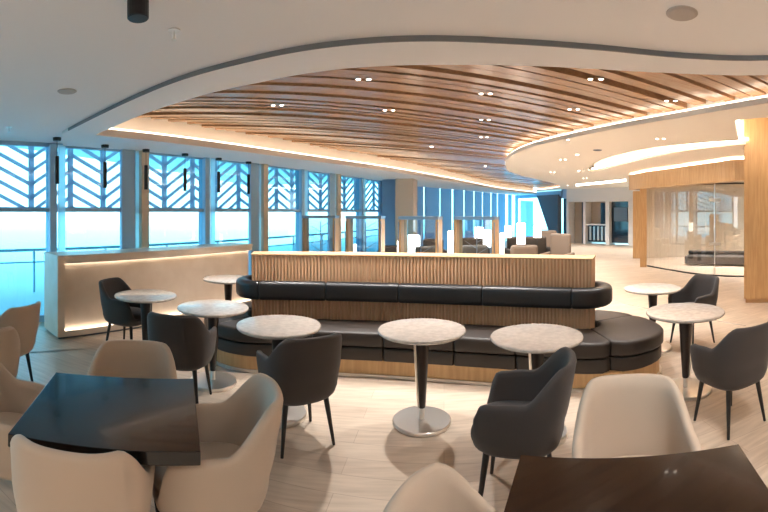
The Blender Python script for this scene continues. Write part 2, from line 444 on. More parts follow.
# bays (white joinery wall at the far right)
qa = Vector(az(562, 23.2)); qb = Vector(az(636, 21.2)); e4 = (qb-qa).normalized(); L4 = (qb-qa).length; n4 = Vector((-e4.y, e4.x))
M4 = Matrix(((e4.x, n4.x, 0, qa.x), (e4.y, n4.y, 0, qa.y), (0, 0, 1, 0), (0, 0, 0, 1)))
def s4(px):
    t = (px-384)/F; d = Vector((math.sin(t), math.cos(t)))
    return (qa.y*d.x - qa.x*d.y)/(e4.x*d.y - e4.y*d.x)
wf = MB()
piers = [(567.5, 569.5), (584.0, 586.3), (606.3, 610.0), (629.0, 640)]
for a, b in piers: wf.box(s4(a), s4(b), -.1, .6, 0, 2.3, M4)
wf.box(s4(567.5), s4(640), -.1, .6, 2.2, 3.5, M4)
wf.box(s4(567.5), s4(640), .9, 1.0, 0, 3.5, M4)
struct(wf.build('wall_far', 'white_joinery'))
t = thing('doorway', 'dark doorway at the far end, left of the white bays', 'doorway')
MB().box(s4(561.5), s4(567.5), .2, .3, 0, 2.4, M4).build('door_leaf', 'dark_glass', t)
MB().box(s4(561.5), s4(567.5), .0, .3, 2.4, 3.5, M4).build('header', 'blind', t)
t = thing('niche', 'leftmost white framed bay at the far wall with plain beige back', 'niche')
MB().box(s4(569.5), s4(577), .55, .6, 0, 2.2, M4).build('back_panel', 'niche', t)
MB().box(s4(577), s4(584), .5, .56, 0, 2.2, M4).build('door_leaf', 'dark_wall', t)
t = thing('display_cabinet', 'middle white bay at the far wall with shelf above dark glass fridge', 'cabinet')
MB().box(s4(586.3), s4(606.3), .55, .6, 1.05, 2.2, M4).build('back_panel', 'niche', t)
MB().box(s4(586.3), s4(606.3), .0, .6, .98, 1.05, M4).build('shelf', 'white_joinery', t)
MB().box(s4(598), s4(606.3), .3, .55, 1.05, 2.15, M4).build('side_unit', 'dark_glass', t)
fz = MB().box(s4(586.3), s4(606.3), .2, .6, .12, .98, M4).build('fridge', 'dark_glass', t)
for i in range(5):
    x = s4(588+i*3.9); MB().box(x, x+.1, .14, .19, .2, .92, M4).build('fridge_frame', 'chrome', fz)
t = thing('glass_door', 'rightmost dark glazed bay at the far wall reflecting blue light', 'door')
MB().box(s4(610), s4(629), .2, .26, .1, 2.2, M4).build('pane', 'dark_glass', t)
MB().box(s4(613), s4(626), .1, .19, 1.2, 1.9, M4).build('screen', 'blind', t)  # blue panel put in for the blue reflection on the dark pane
# ------------------------------------------------------------------ glass room at the right with curved wooden fascia
glass = spline([at(646, 266.5), at(668, 270.5), at(693, 274.5), at(718, 276.6), at(745, 277.3), (9.4, 5.9), (11.0, 4.9), (12.55, 4.4)], 6)
cut = [i for i, p in enumerate(glass)]
g = thing('glass_room', 'curved glass fronted room with a wooden fascia behind the wooden column', 'glass room')
ribbon(MB(), glass, .015, .03, 2.42).build('glass_front', 'clear_glass', g)
fa = spline([az(629, 13.7), az(646, 12.5), az(668, 11.6), az(690, 10.8), az(718, 10.0), az(745, 9.5), (8.7, 4.7), (10.6, 3.6), (12.5, 3.1)], 5)
ribbon(MB(), fa, .30, 2.37, 2.84).build('fascia', 'oak', g)
ribbon(MB(), offset(fa, .06), .05, 2.841, 2.86).build('light_strip', 'led_white', g)
ribbon(MB(), offset(glass, .04), .05, 0, .035).build('bottom_track', 'black_metal', g)
ribbon(MB(), offset(glass, .02), .05, 2.39, 2.425).build('top_track', 'black_metal', g)
for px, r, w_ in ((643.3, 13.1, .10), (636.8, 15.6, .14)):
    x, y_ = az(px, r); Mx = Matrix.Translation((x, y_, 0)) @ Matrix.Rotation(-.6, 4, 'Z')
    MB().box(-w_, w_, -.12, .12, 0, 2.42, Mx).build('post', 'oak', g)
# hinges on the pane joint
jx = at(714.7, 276.5)
jn = Vector(jx).normalized()
for z in (1.98, .85):
    for k in (-.14, .14):
        x, y_ = az(714.7 + (3 if k > 0 else -3), math.hypot(*jx) - .05)
        MB().box(-.07, .07, -.015, .015, -.04, .04, Matrix.Translation((x, y_, z)) @ Matrix.Rotation(-.75, 4, 'Z')).build('hinge', 'chrome', g)
x, y_ = jx; MB().box(-.008, .008, -.012, .012, .04, 2.4, Matrix.Translation((x, y_, 0))).build('pane_joint', 'chrome', g)
wallseg('wall_right', (8.75, 12.95), (11.6, 12.1), 0, 2.9, .1, 'wall_paint')
wallseg('wall_right', (11.6, 12.3), (11.6, 5.2), 0, 2.9, -.1, 'wall_paint')
so = thing('bench_sofa', 'low dark grey bench sofa inside the glass room', 'sofa', (9.95, 9.15, 0), math.radians(-52))
MB().box(-1.7, 1.7, -.35, .35, .05, .3, ).build('seat', 'dark_sofa', so, bevel=.04)
MB().box(-1.7, 1.7, .22, .38, .3, .42).build('backrest', 'dark_sofa', so, bevel=.04)
# wooden column in the right foreground
wc = MB(); a = Vector((5.86, 5.28)); e = Vector((.66, -.75)).normalized(); n = Vector((-e.y, e.x))
n = -n if n.dot(a) < 0 else n
wc.prism([tuple(a), tuple(a+e*1.3), tuple(a+e*1.3+n*.5), tuple(a+n*.5)], .08, 3.45)
t = thing('timber_column', 'broad light oak clad column at the right edge of the photo', 'column')
wc.build('cladding', 'oak', t)
a2 = a + e*.03 + n*.03
MB().prism([tuple(a2), tuple(a2+e*1.24), tuple(a2+e*1.24+n*.44), tuple(a2+n*.44)], 0, .08).build('plinth', 'oak_trim', t)
# inlay strip in the floor
inl = spline([at(560, 244), at(572, 246), at(583, 251), at(596, 275), at(610, 300.8), at(646, 308.6), at(690, 316), at(719, 321.6), at(745, 326)][4:], 6)
struct(ribbon(MB(), inl, .03, 0, .004).build('trim_3', 'metal_inlay'))

# ------------------------------------------------------------------ bar counter
t = thing('bar_counter', 'long white bar counter with glowing recessed front beside the windows', 'counter', (-3.86, 4.07, 0), 0)
dirc = Vector((-2.31+3.86, 7.3-4.07)).normalized(); nn = Vector((-dirc.y, dirc.x)); Lc = 3.58
Mb = Matrix(((dirc.x, nn.x, 0, 0), (dirc.y, nn.y, 0, 0), (0, 0, 1, 0), (0, 0, 0, 1)))
bd = MB()
bd.box(.10, Lc, .09, .53, .09, .98, Mb); bd.box(0, .10, 0, .53, .03, 1.06, Mb); bd.box(.10, Lc, 0, .53, .03, .10, Mb)
bd.box(.10, Lc, 0, .09, .99, 1.06, Mb)
bd.build('body', 'counter_stone', t)
MB().box(-.005, Lc+.01, -.005, .54, 1.06, 1.10, Mb).build('countertop', 'counter_stone', t)
MB().box(.03, Lc-.02, .03, .5, 0, .03, Mb).build('toe_kick', 'dark_wall', t)
MB().box(.12, Lc, .055, .085, .982, .988, Mb).build('light_strip', 'led', t)
MB().box(.12, Lc, .04, .085, .101, .108, Mb).build('light_strip', 'led', t)

# ------------------------------------------------------------------ pendant lights
base = None
PD = [(57, 143, 160.6, 187), (105, 148, 163.7, 188), (146, 152.2, 167, 190.6), (185, 156.3, 169, 191), (218.7, 160.5, 171.5, 192.5), (248.5, 164, 174, 193.5)]
WHERE = ['leftmost of the six, beside the first white mullion', 'second from the left, over the near part of the bar', 'third from the left, in front of the beige window column',
         'fourth from the left, over the middle of the bar', 'fifth from the left, over the far half of the bar', 'rightmost of the six, beyond the far end of the bar']
for (px, yc, y0, y1), wh in zip(PD, WHERE):
    zc = ZM if px < 60 else ZB
    r = .955*F*(ZB-EYE)/(212-yc); x, y_ = az(px, r)
    zt, zb = EYE + (212-y0)*r/F, EYE + (212-y1)*r/F
    lab = 'slim black tube pendant light, ' + wh
    if base is None:
        base = thing('pendant_light', lab, 'pendant light', (x, y_, zc), 0, 'black tube pendants by the windows')
        MB().lathe([(.055, -.045), (.06, -.03), (.06, 0)], 20).build('canopy', 'black_metal', base, 30)
        MB().lathe([(.004, -.28), (.004, -.04)], 6).build('cord', 'black_metal', base)
        MB().lathe([(.029, -.66), (.031, -.65), (.031, -.27), (.025, -.26)], 16).build('tube', 'black_metal', base, 30)
    else:
        dup(base, (x, y_, zc), 0, lab)

# ------------------------------------------------------------------ island banquette
def cl(x): return Vector((x, 5.02 - .1306*x - .1267*x*x))
X0, X1 = -1.42, 2.08
def frame_pts():
    """closed loop of (centre, outward normal, tag value)"""
    fr = []
    NN = 60
    for i in range(NN+1):
        x = X0 + (X1-X0)*i/NN; sl_ = -.1306 - .2534*x; tn = Vector((1, sl_)).normalized()
        fr.append((cl(x), Vector((tn.y, -tn.x)), x))
    out = [(c, n, ('f', x)) for c, n, x in fr]
    c, n, _ = fr[-1]
    for i in range(1, 24):
        a = PI*i/24; out.append((c, Vector((n.x*math.cos(a)-n.y*math.sin(a), n.x*math.sin(a)+n.y*math.cos(a))), ('r', a)))
    out += [(c, -n, ('b', x)) for c, n, x in fr[::-1]]
    c, n, _ = fr[0]; n = -n
    for i in range(1, 24):
        a = PI*i/24; out.append((c, Vector((n.x*math.cos(a)-n.y*math.sin(a), n.x*math.sin(a)+n.y*math.cos(a))), ('l', a)))
    return out
FP = frame_pts()
def idx(kind, v):
    best = min((i for i, f in enumerate(FP) if f[2][0] == kind), key=lambda i: abs(FP[i][2][1]-v)); return best
def rrect(o0, o1, z0, z1, r, seg=4):
    pts = []
    for cx, cz, a0 in ((o1-r, z0+r, -PI/2), (o1-r, z1-r, 0), (o0+r, z1-r, PI/2), (o0+r, z0+r, PI)):
        for k in range(seg+1):
            a = a0 + PI/2*k/seg; pts.append((cx + r*math.cos(a), cz + r*math.sin(a)))
    return pts
def bulge(f):
    return .19*math.exp(-((math.degrees(f[2][1])-72)/38)**2)+1e-9 if f[2][0] == 'r' else (.19*math.exp(-(72/38)**2)*max(0, (f[2][1]-1.4)/.68)+1e-9 if f[2][0] == 'f' and f[2][1] > 1.4 else 0)
def sweep(i0, i1, prof, gap=.006, crown=0):
    """prof swept along frame points i0..i1, closed ends slightly pulled in"""
    n = len(FP); ids = list(range(i0, i1+1)) if i1 > i0 else list(range(i0, n)) + list(range(0, i1+1))
    mb = MB(); rings = []
    co_, cz_ = sum(p[0] for p in prof)/len(prof), sum(p[1] for p in prof)/len(prof)
    fr = [FP[i % n] for i in ids]
    def ring(c, nr, sc, shift, g=0):
        if g: return [Vector((c.x + nr.x*(o+max(0, o-.35)/.37*g), c.y + nr.y*(o+max(0, o-.35)/.37*g), z)) for o, z in prof]
        return [Vector((c.x + nr.x*(co_+(o-co_)*sc) + shift.x, c.y + nr.y*(co_+(o-co_)*sc) + shift.y, cz_+(z-cz_)*sc)) for o, z in prof]
    def tang(k):
        a = fr[max(0, k-1)]; b = fr[min(len(fr)-1, k+1)]
        return ((b[0]+b[1]*co_) - (a[0]+a[1]*co_)).normalized()
    t0, t1 = tang(0), tang(len(fr)-1)
    R = [ring(fr[0][0], fr[0][1], .93, t0*gap*.4), ring(fr[0][0], fr[0][1], .985, t0*(gap*.4+.008)), ring(fr[0][0], fr[0][1], 1, t0*(gap+.018))]
    for k in range(1, len(fr)-1): R.append(ring(fr[k][0], fr[k][1], 1, Vector((0, 0)), bulge(fr[k])))
    R += [ring(fr[-1][0], fr[-1][1], 1, -t1*(gap+.018)), ring(fr[-1][0], fr[-1][1], .985, -t1*(gap*.4+.008)), ring(fr[-1][0], fr[-1][1], .93, -t1*gap*.4)]
    m = len(prof)
    vs = [v for r in R for v in r]
    fs = [(i*m+k, i*m+(k+1) % m, (i+1)*m+(k+1) % m, (i+1)*m+k) for i in range(len(R)-1) for k in range(m)]
    fs += [list(range(m))[::-1], [(len(R)-1)*m+k for k in range(m)]]
    return mb.add(vs, fs)
isl = thing('island_banquette', 'long curved double sided banquette with fluted oak back and dark leather seats', 'banquette')
def shape_prism(off, z0, z1, name, m, smooth=40):
    pl = [tuple(f[0] + f[1]*(off + max(0, off-.35)/.37*bulge(f))) for f in FP]
    return MB().prism(pl, z0, z1).build(name, m, isl, smooth)
shape_prism(.685, .03, .17, 'plinth', 'oak')
shape_prism(.70, 0, .03, 'kick_rim', 'chrome')
# fluted core: square ended, ribs all round
def core_loop(off, ext):
    f = [(p, n) for p, n, t in FP if t[0] == 'f']
    fr = [p + n*off for p, n in f]; bk = [p - n*off for p, n in f][::-1]
    t1 = (fr[-1]-fr[-2]).normalized()*ext; t0 = (fr[0]-fr[1]).normalized()*ext
    return [fr[0]+t0] + fr + [fr[-1]+t1, bk[0]+t1] + bk + [bk[-1]+t0]
pl = core_loop(.18, .13); L = 0; acc = [0]
for i in range(len(pl)): L += (pl[(i+1) % len(pl)]-pl[i]).length; acc.append(L)
ribs = int(L/.038); step = L/(ribs*6); j = 0; dense = []
for q in range(ribs*6):
    s_ = q*step
    while acc[j+1] < s_: j += 1
    a_, b_ = pl[j], pl[(j+1) % len(pl)]; u = (s_-acc[j])/(acc[j+1]-acc[j]); tt = (b_-a_).normalized()
    d = (0, .001, 0, -.010, -.013, -.010)[q % 6]
    dense.append(tuple(a_.lerp(b_, u) + Vector((tt.y, -tt.x))*d))
MB().prism(dense, .3, 1.17).build('fluted_back', 'oak_flute', isl)
MB().prism([tuple(p) for p in core_loop(.187, .137)], 1.17, 1.182).build('top_cap', 'oak_trim', isl)
cush = rrect(.19, .715, .305, .455, .035); low = rrect(.19, .70, .165, .30, .02); bol = rrect(.185, .335, .675, .885, .055)
cuts = [idx('f', -.77), idx('f', .08), idx('f', .92), idx('f', 1.55), idx('r', .5), idx('r', 2.2), idx('b', 1.6), idx('b', .7), idx('b', -.2), idx('b', -1.0), idx('l', .6), idx('l', 2.4)]
for a, b in zip(cuts, cuts[1:] + cuts[:1]):
    sweep(a, b, cush).build('seat_cushion', 'leather', isl, True)
    sweep(a, b, low).build('seat_base', 'leather', isl, True)
cuts = [idx('f', -.65), idx('f', .24), idx('f', 1.15), idx('f', 2.0), idx('b', 1.95), idx('b', 1.1), idx('b', .2), idx('b', -.7), idx('l', .1), idx('l', 3.0)]
for a, b in zip(cuts, cuts[1:] + cuts[:1]):
    tag(sweep(a, b, bol).build('bolster', 'leather_black', isl, True), 'black leather bolster')

# ------------------------------------------------------------------ tub chairs
def sm(a, b, x):
    t = max(0, min(1, (x-a)/(b-a))); return t*t*(3-2*t)
def tub_shell(hb=.83, ha=.65, w=.285, d=.29):
    NP = 72; mb = MB(); rings = []
    def rim(a):
        a = abs(math.degrees(a))
        return hb - (hb-ha)*sm(38, 78, a) - .012*sm(88, 120, a) - (ha-.012-.425)*sm(122, 144, a)
    def plan(a):
        n = 2.9; c, s = abs(math.cos(a)), abs(math.sin(a)); r = (((s/w)**n + (c/d)**n) ** (-1/n)); return r*math.sin(a), -r*math.cos(a)
    def sc(z):
        return .70 + .16*sm(.335, .365, z) + .08*sm(.355, .44, z) + .06*sm(.42, .60, z)
    def point(a, z, inset):
        x, y = plan(a); L = math.hypot(x, y); k = sc(z)*(1 - inset/L)
        lean = -.06*max(0, (z-.5))/.33*max(0, math.cos(a)); flare = 1
        return Vector((x*k*flare, y*k + lean, z))
    prof = []
    T = 14
    for k in range(NP):
        a = -PI + 2*PI*k/NP; h = rim(a); zb = .335; col_ = []
        col_.append(Vector((0, 0, zb))); 
        x, y = plan(a); col_.append(Vector((x*.45, y*.45, zb))); 
        for i in range(T):
            t = (i/(T-1))**1.3; z = zb + (h-.022-zb)*t; col_.append(point(a, z, 0))
        col_.append(point(a, h-.008, .006)); col_.append(point(a, h, .018)); col_.append(point(a, h, .032)); col_.append(point(a, h-.010, .045))
        for i in range(7):
            t = (i+1)/7; z = h-.012 + (.41-h+.012)*t; col_.append(point(a, z, .05))
        col_.append(Vector((x*.3, y*.3, .41)))
        prof.append(col_)
    m = len(prof[0]); vs = [v for c in prof for v in c]
    fs = [(k*m+i, ((k+1) % NP)*m+i, ((k+1) % NP)*m+i+1, k*m+i+1) for k in range(NP) for i in range(m-1)]
    mb.add(vs, fs)
    return mb
def seat_mb(w=.285, d=.275):
    NP = 48; mb = MB(); R = []
    for s_, z in ((.5, .40), (.80, .40), (.835, .42), (.835, .450), (.80, .470), (.7, .480), (.4, .486), (.05, .488)):
        ring = []
        for k in range(NP):
            a = -PI + 2*PI*k/NP; n = 2.5; c, s = abs(math.cos(a)), abs(math.sin(a)); r = ((s/w)**n + (c/d)**n)**(-1/n)
            ex = .035*max(0, -math.cos(a))
            ring.append(Vector((r*math.sin(a)*s_*.93, (-r*math.cos(a)+ex)*s_, z)))
        R += ring
    fs = [(i*NP+k, i*NP+(k+1) % NP, (i+1)*NP+(k+1) % NP, (i+1)*NP+k) for i in range(7) for k in range(NP)]
    fs += [list(range(NP))[::-1], [7*NP+k for k in range(NP)]]
    return mb.add(R, fs)
def make_chair(m, legm, label, loc, rz, group):
    t = thing('tub_chair', label, 'chair', loc, rz, group)
    sh = tub_shell().build('shell', m, t, True)
    seat_mb().build('seat', m, t, True)
    for sx, sy in ((-1, -1), (1, -1), (-1, 1), (1, 1)):
        MB().cone((sx*.155, sy*.15, .35), (sx*.20, sy*.195, 0), .021, .011, 14).build('leg', legm, t, 30)
    return t
def face(fx, fy): return math.atan2(-fx, fy)
G1, G2 = 'charcoal tub chairs at the round marble tables', 'beige tub chairs around the dark square tables'
grey = [((-.635, 3.11), (-.58, .82), 'charcoal tub chair seen from behind, drawn up to marble table left of centre'),
        ((-1.72, 3.41), (-.12, 1), 'charcoal tub chair with its back to the viewer, just behind the left dark square table'),
        ((-2.93, 4.32), (1, .0), 'small charcoal tub chair in front of the glowing bar counter'),
        ((.77, 2.40), (-.9, .43), 'charcoal tub chair turned sideways beside the right dark square table'),
        ((2.47, 2.38), (.04, 1), 'charcoal tub chair cut by the right photo edge'),
        ((3.61, 4.14), (-1, -.07), 'charcoal tub chair farthest right, facing the table beyond the banquette end')]
first = None
for (x, y_), (fx, fy), lab in grey:
    if first is None: first = make_chair('grey_fabric', 'leg_black', lab, (x, y_, 0), face(fx, fy), G1)
    else: dup(first, (x, y_, 0), face(fx, fy), lab)
beige = [((-1.16, 1.40), (-.42, .91), 'beige tub chair seen from behind on the near side of left dark table'),
         ((-.805, 1.865), (-.9, -.43), 'beige tub chair on the right side of the left dark table'),
         ((-1.40, 2.07), (.42, -.91), 'beige tub chair behind the far edge of the left dark table'),
         ((-1.80, 1.52), (.9, .42), 'beige tub chair at the left side of left dark table, cut by frame'),
         ((-3.17, 2.60), (-1, -.12), 'beige tub chair beyond the table at far left, facing the windows'),
         ((-2.74, 2.04), (-.82, .57), 'beige tub chair at left photo edge, back hiding the far left table'),
         ((.335, 1.135), (.885, -.466), 'beige tub chair at bottom centre, left of the right dark table'),
         ((1.055, 1.585), (-.466, -.885), 'beige tub chair behind the far edge of the right dark table')]
first = None
for (x, y_), (fx, fy), lab in beige:
    if first is None: first = make_chair('beige_fabric', 'leg_black', lab, (x, y_, 0), face(fx, fy), G2)
    else: dup(first, (x, y_, 0), face(fx, fy), lab)

# ------------------------------------------------------------------ round marble tables
tabs = [((.30, 3.40), 200, 'round marble pedestal table standing alone at centre in front of banquette'),
        ((-.86, 3.44), 90, 'round marble pedestal table left of centre behind the charcoal chair seen from behind'),
        ((1.125, 3.03), 190, 'round marble pedestal table at the banquette beside the sideways charcoal chair'),
        ((-2.54, 4.10), 90, 'small round marble pedestal table by the bar counter with chair at its left'),
        ((-1.63, 3.88), 80, 'round marble pedestal table with blue window reflections at the banquette left end'),
        ((-2.13, 5.62), 90, 'round marble pedestal table half hidden behind the left end of the banquette'),
        ((3.08, 4.27), 60, 'round marble pedestal table beyond the rounded right end of the banquette'),
        ((2.60, 3.08), 330, 'round marble pedestal table in front of rightmost charcoal chair')]
first = None
for (x, y_), rz, lab in tabs:
    if first is None:
        first = thing('round_table', lab, 'table', (x, y_, 0), math.radians(rz), 'round marble tables around the banquette')
        MB().lathe([(.33, .714), (.342, .718), (.35, .727), (.35, .735), (.345, .742), (.335, .744)], 64).build('tabletop', 'marble', first, 35)
        MB().lathe([(.026, .12), (.030, .13), (.062, .70), (.062, .714)], 28).build('pole', 'pole_brown', first, 35)
        MB().add([(a_+b_, c_, z_) for z_, a_ in ((.13, .028), (.714, .060)) for b_ in (0, .012) for c_ in (-.012, .012)], [(0,1,3,2),(4,6,7,5),(0,4,5,1),(2,3,7,6),(0,2,6,4),(1,5,7,3)]).build('metal_strip', 'chrome', first)
        MB().lathe([(.022, .02), (.022, .13)], 20).build('collar', 'chrome', first, 35)
        MB().lathe([(.228, 0), (.232, .004), (.232, .022), (.226, .03), (.03, .034)], 56).build('base', 'chrome', first, 35)
    else:
        o = dup(first, (x, y_, 0), math.radians(rz), lab)
        if 'rightmost charcoal' in lab: o.scale = (1.06, 1.06, 1)

# ------------------------------------------------------------------ dark square tables
def square_table(c, u, w, d, label):
    rz = math.atan2(u[1], u[0])
    t = thing('square_table', label, 'table', (c[0], c[1], 0), rz, 'dark square dining tables')
    MB().box(-w/2, w/2, -d/2, d/2, .695, .75).build('tabletop', 'tabletop_dark', t, bevel=.003)
    MB().box(-.045, .045, -.045, .045, .02, .695).build('pole', 'leg_black', t, bevel=.004)
    MB().box(-.24, .24, -.24, .24, 0, .02).build('base', 'leg_black', t, bevel=.004)
    MB().box(-.2, .2, -.03, .03, .67, .695).box(-.03, .03, -.2, .2, .67, .695).build('support', 'leg_black', t)
uL = Vector((.88, .462)).normalized(); vL = Vector((-uL.y, uL.x))
cL = Vector((-1.195, 1.645))
square_table(tuple(cL), uL, .775, .725, 'dark polished square table at lower left with blue window reflection')
uR = Vector((.885, -.466)); vR = Vector((.466, .885)); farL = Vector((.51, 1.55))
square_table(tuple(farL + uR*.42 - vR*.39), uR, .84, .78, 'dark brown square table at lower right, cut by the photo edge')
square_table((-3.27, 2.03), (.57, .82), .72, .72, 'dark square table at far left edge behind the beige chair')

# ------------------------------------------------------------------ seating beyond the banquette
scr = [((-1.33, 8.95), 321, .69, 'narrow glass privacy screen in oak and steel frame, leftmost of the four'),
       ((-.36, 8.4), 366, .70, 'glass privacy screen in oak frame, second from left behind the banquette'),
       ((.64, 7.47), 421, .70, 'glass privacy screen in oak frame, third from left behind the banquette'),
       ((1.56, 7.13), 476.5, .69, 'glass privacy screen in oak frame, rightmost behind the banquette')]
first = None
for (x, y_), px, w_, lab in scr:
    rz = -(px-384)/F - .30
    if first is None:
        first = thing('privacy_screen', lab, 'screen', (x, y_, 0), rz, 'framed glass screens behind the banquette')
        MB().box(-.35, -.31, -.16, .16, 0, 1.57).build('post', 'oak', first); MB().box(.31, .35, -.16, .16, 0, 1.57).build('post', 'oak', first)
        MB().box(-.36, .36, -.165, .165, 1.54, 1.595).build('top_bar', 'screen_steel', first)
        MB().box(-.36, -.345, -.165, -.15, 0, 1.5).box(.345, .36, -.165, -.15, 0, 1.5).build('edge_trim', 'screen_steel', first)
        MB().box(-.31, .31, -.005, .005, .1, 1.54).build('pane', 'screen_glass', first)
        br = MB()
        for i in range(9):
            z = .55 + i*.1; sx = -1 if i % 2 else 1
            br.cone((0, .008, z), (sx*.22, .008, z+.13), .006, .004, 6)
        br.box(-.008, .008, .002, .014, .1, 1.47); br.build('branch_motif', 'screen_steel', first)
        MB().box(-.31, .31, -.02, .02, .06, .1).build('bottom_bar', 'screen_steel', first)
    else: dup(first, (x, y_, 0), rz, lab)
# glowing box lanterns on slim stands
lamps = [(414, 9.6, 235, 253.5, 12, 'square glowing lantern seen through the third glass screen'),
         (451.5, 8.6, 231, 256, 7, 'tall narrow glowing lantern between the two right glass screens'),
         (479, 10.4, 227, 238, 9, 'upper left glowing lantern seen through the rightmost glass screen'),
         (487, 9.3, 230, 247, 8, 'glowing lantern seen through the right half of rightmost screen'),
         (502, 8.0, 233, 255, 4, 'thin glowing lantern just right of the rightmost screen'),
         (508, 12.0, 226, 237.5, 6.5, 'small far glowing lantern above the dark sofa, leftmost'),
         (521, 10.2, 223, 244, 8.5, 'largest glowing lantern standing behind the low beige sofa'),
         (537.3, 12.0, 226, 237.5, 7.5, 'small far glowing lantern against the bright end window'),
         (355, 9.4, 244, 256, 3, 'tiny glowing lantern seen through second glass screen'),
         (399, 9.0, 241, 256, 3.5, 'small glowing lantern left of the third glass screen')]
for px, r, y0, y1, w_, lab in lamps:
    x, y_ = az(px, r); zt, zb = EYE-(y0-212)*r/F, EYE-(y1-212)*r/F; hw = w_*r/F/2
    t = thing('floor_lamp', lab, 'lamp', (x, y_, 0), -(px-384)/F, 'glowing lanterns beyond the banquette')
    MB().box(-hw, hw, -hw, hw, zb, zt).build('shade', 'lamp_shade', t, bevel=.01)
    MB().lathe([(.012, .02), (.012, zb)], 10).build('pole', 'leg_black', t)
    MB().lathe([(.13, 0), (.13, .02)], 24).build('base', 'leg_black', t)
def lounge(x, y_, rz, lab, m, h=.95, wide=1.0):
    t = thing('lounge_chair', lab, 'armchair', (x, y_, 0), rz, 'lounge seats beyond the banquette')
    w_ = .36*wide
    MB().box(-w_+.09, w_-.09, -.22, .36, .14, .44).build('seat', m, t, bevel=.05)
    MB().box(-w_+.09, w_-.09, -.36, -.21, .14, h).build('backrest', m, t, bevel=.06)
    for sx in (-1, 1):
        xa, xb = sorted((sx*w_, sx*(w_-.10)))
        MB().box(xa, xb, -.36, .34, .10, .66 if h > .8 else .6).build('armrest', m, t, bevel=.04)
    MB().box(-w_+.1, w_-.1, -.28, .28, 0, .14).build('base', 'leg_black', t)
for px, r, top, f, lab, m, wide in [(521, 8.6, 244, (.1, 1), 'low wide beige tub sofa right behind the banquette', 'lounge_beige', 1.0),
        (557, 10.6, 234, (-.55, -.6), 'high beige armchair at the right end of the far seating', 'lounge_beige', 1.0),
        (549, 14.2, 230.5, (-.3, -.9), 'tan armchair behind the high beige armchair', 'lounge_beige', 1.0),
        (530, 12.0, 237, (0, -1), 'dark brown tub sofa beyond the low beige sofa', 'dark_sofa', 1.9),
        (427, 9.0, 245, (0, 1), 'beige armchair seen through the third glass screen', 'lounge_beige', 1.0),
        (470, 9.2, 244, (-.1, 1), 'beige armchair seen through the rightmost glass screen', 'lounge_beige', 1.1),
        (432, 11.6, 238, (0, 1), 'dark armchair seen through the third screen beyond the beige one', 'dark_sofa', 1.0),
        (471, 12.2, 237, (0, 1), 'dark brown armchair beyond the beige one in the rightmost screen', 'dark_sofa', 1.3),
        (391, 11.2, 244.5, (0, 1), 'dark armchair near the big beige window column', 'dark_sofa', 1.0)]:
    x, y_ = az(px, r); lounge(x, y_, face(*f), lab, m, h=max(.7, EYE-(top-212)*r/F), wide=wide)

# ------------------------------------------------------------------ ceiling fittings
def disc(name, px, py, z, rad, lab, cat, m='grille'):
    x, y_ = at(px, py, z); t = thing(name, lab, cat, (x, y_, z))
    MB().lathe([(rad*.82, -.012), (rad*.9, -.01)], 36).build('grille', m, t); MB().lathe([(rad*.9, -.008), (rad, -.004), (rad, 0)], 36).build('rim', m, t)
    return t
disc('ceiling_speaker', 67, 91, ZM, .085, 'round flush ceiling speaker on the bluish left ceiling', 'speaker')
disc('ceiling_speaker', 682, 13, ZM, .085, 'round flush ceiling speaker at the upper right corner', 'speaker')
disc('smoke_detector', 597.5, 150, ZD, .09, 'small round smoke detector on right ceiling near the trough', 'detector', 'dark_wall')
for px, py, z, lab in ((174, 30, ZM, 'pendent fire sprinkler at upper left of the ceiling'), (9, 127, ZM, 'small fire sprinkler near the left window edge'),
                       (612, 155, ZD, 'small fire sprinkler beside the glowing ceiling trough'), (583, 169, ZD, 'small fire sprinkler left of the glowing trough tip')):
    x, y_ = at(px, py, z); t = thing('fire_sprinkler', lab, 'sprinkler', (x, y_, z), 0, 'fire sprinklers on the ceiling')
    MB().lathe([(.036, -.008), (.036, 0)], 20).build('flange', 'chrome', t); MB().lathe([(.008, -.055), (.008, -.008)], 10).build('stem', 'chrome', t)
    MB().lathe([(.018, -.06), (.018, -.056)], 14).build('deflector', 'chrome', t)
x, y_ = at(138, 1, ZM); t = thing('ceiling_spotlight', 'black surface spotlight cut by the top edge of the photo', 'spotlight', (x, y_, ZM))
MB().lathe([(.05, -.09), (.055, -.085), (.055, 0)], 20).build('housing', 'black_metal', t); 

def spot(loc, power, ang=110, blend=.8, color=(1, .965, .93), rad=.05, parent=None):
    l = bpy.data.lights.new('spot', 'SPOT'); l.energy = power*2.2; l.spot_size = math.radians(ang); l.spot_blend = blend; l.color = color; l.shadow_soft_size = rad
    o = bpy.data.objects.new('spot', l); COL.objects.link(o); o.location = loc; o.parent = parent; return o
def downlight(px, py, z, lab, n=2, power=30, group='twin downlights in the slatted ceiling', sep=.11):
    x, y_ = at(px, py, z); t = thing('downlight', lab, 'downlight', (x, y_, z), -(px-384)/F, group)
    for i in range(n):
        dx = (i-(n-1)/2)*sep
        MB().lathe([(.03, -.006), (.034, 0)], 20, (dx, 0, 0)).build('trim_ring', 'white_joinery', t)
        MB().lathe([(.019, -.009), (.021, -.006)], 18, (dx, 0, 0)).build('lens', 'lens', t)
    if power: spot((0, 0, -.03), power, 100, .9, parent=t)
    return t
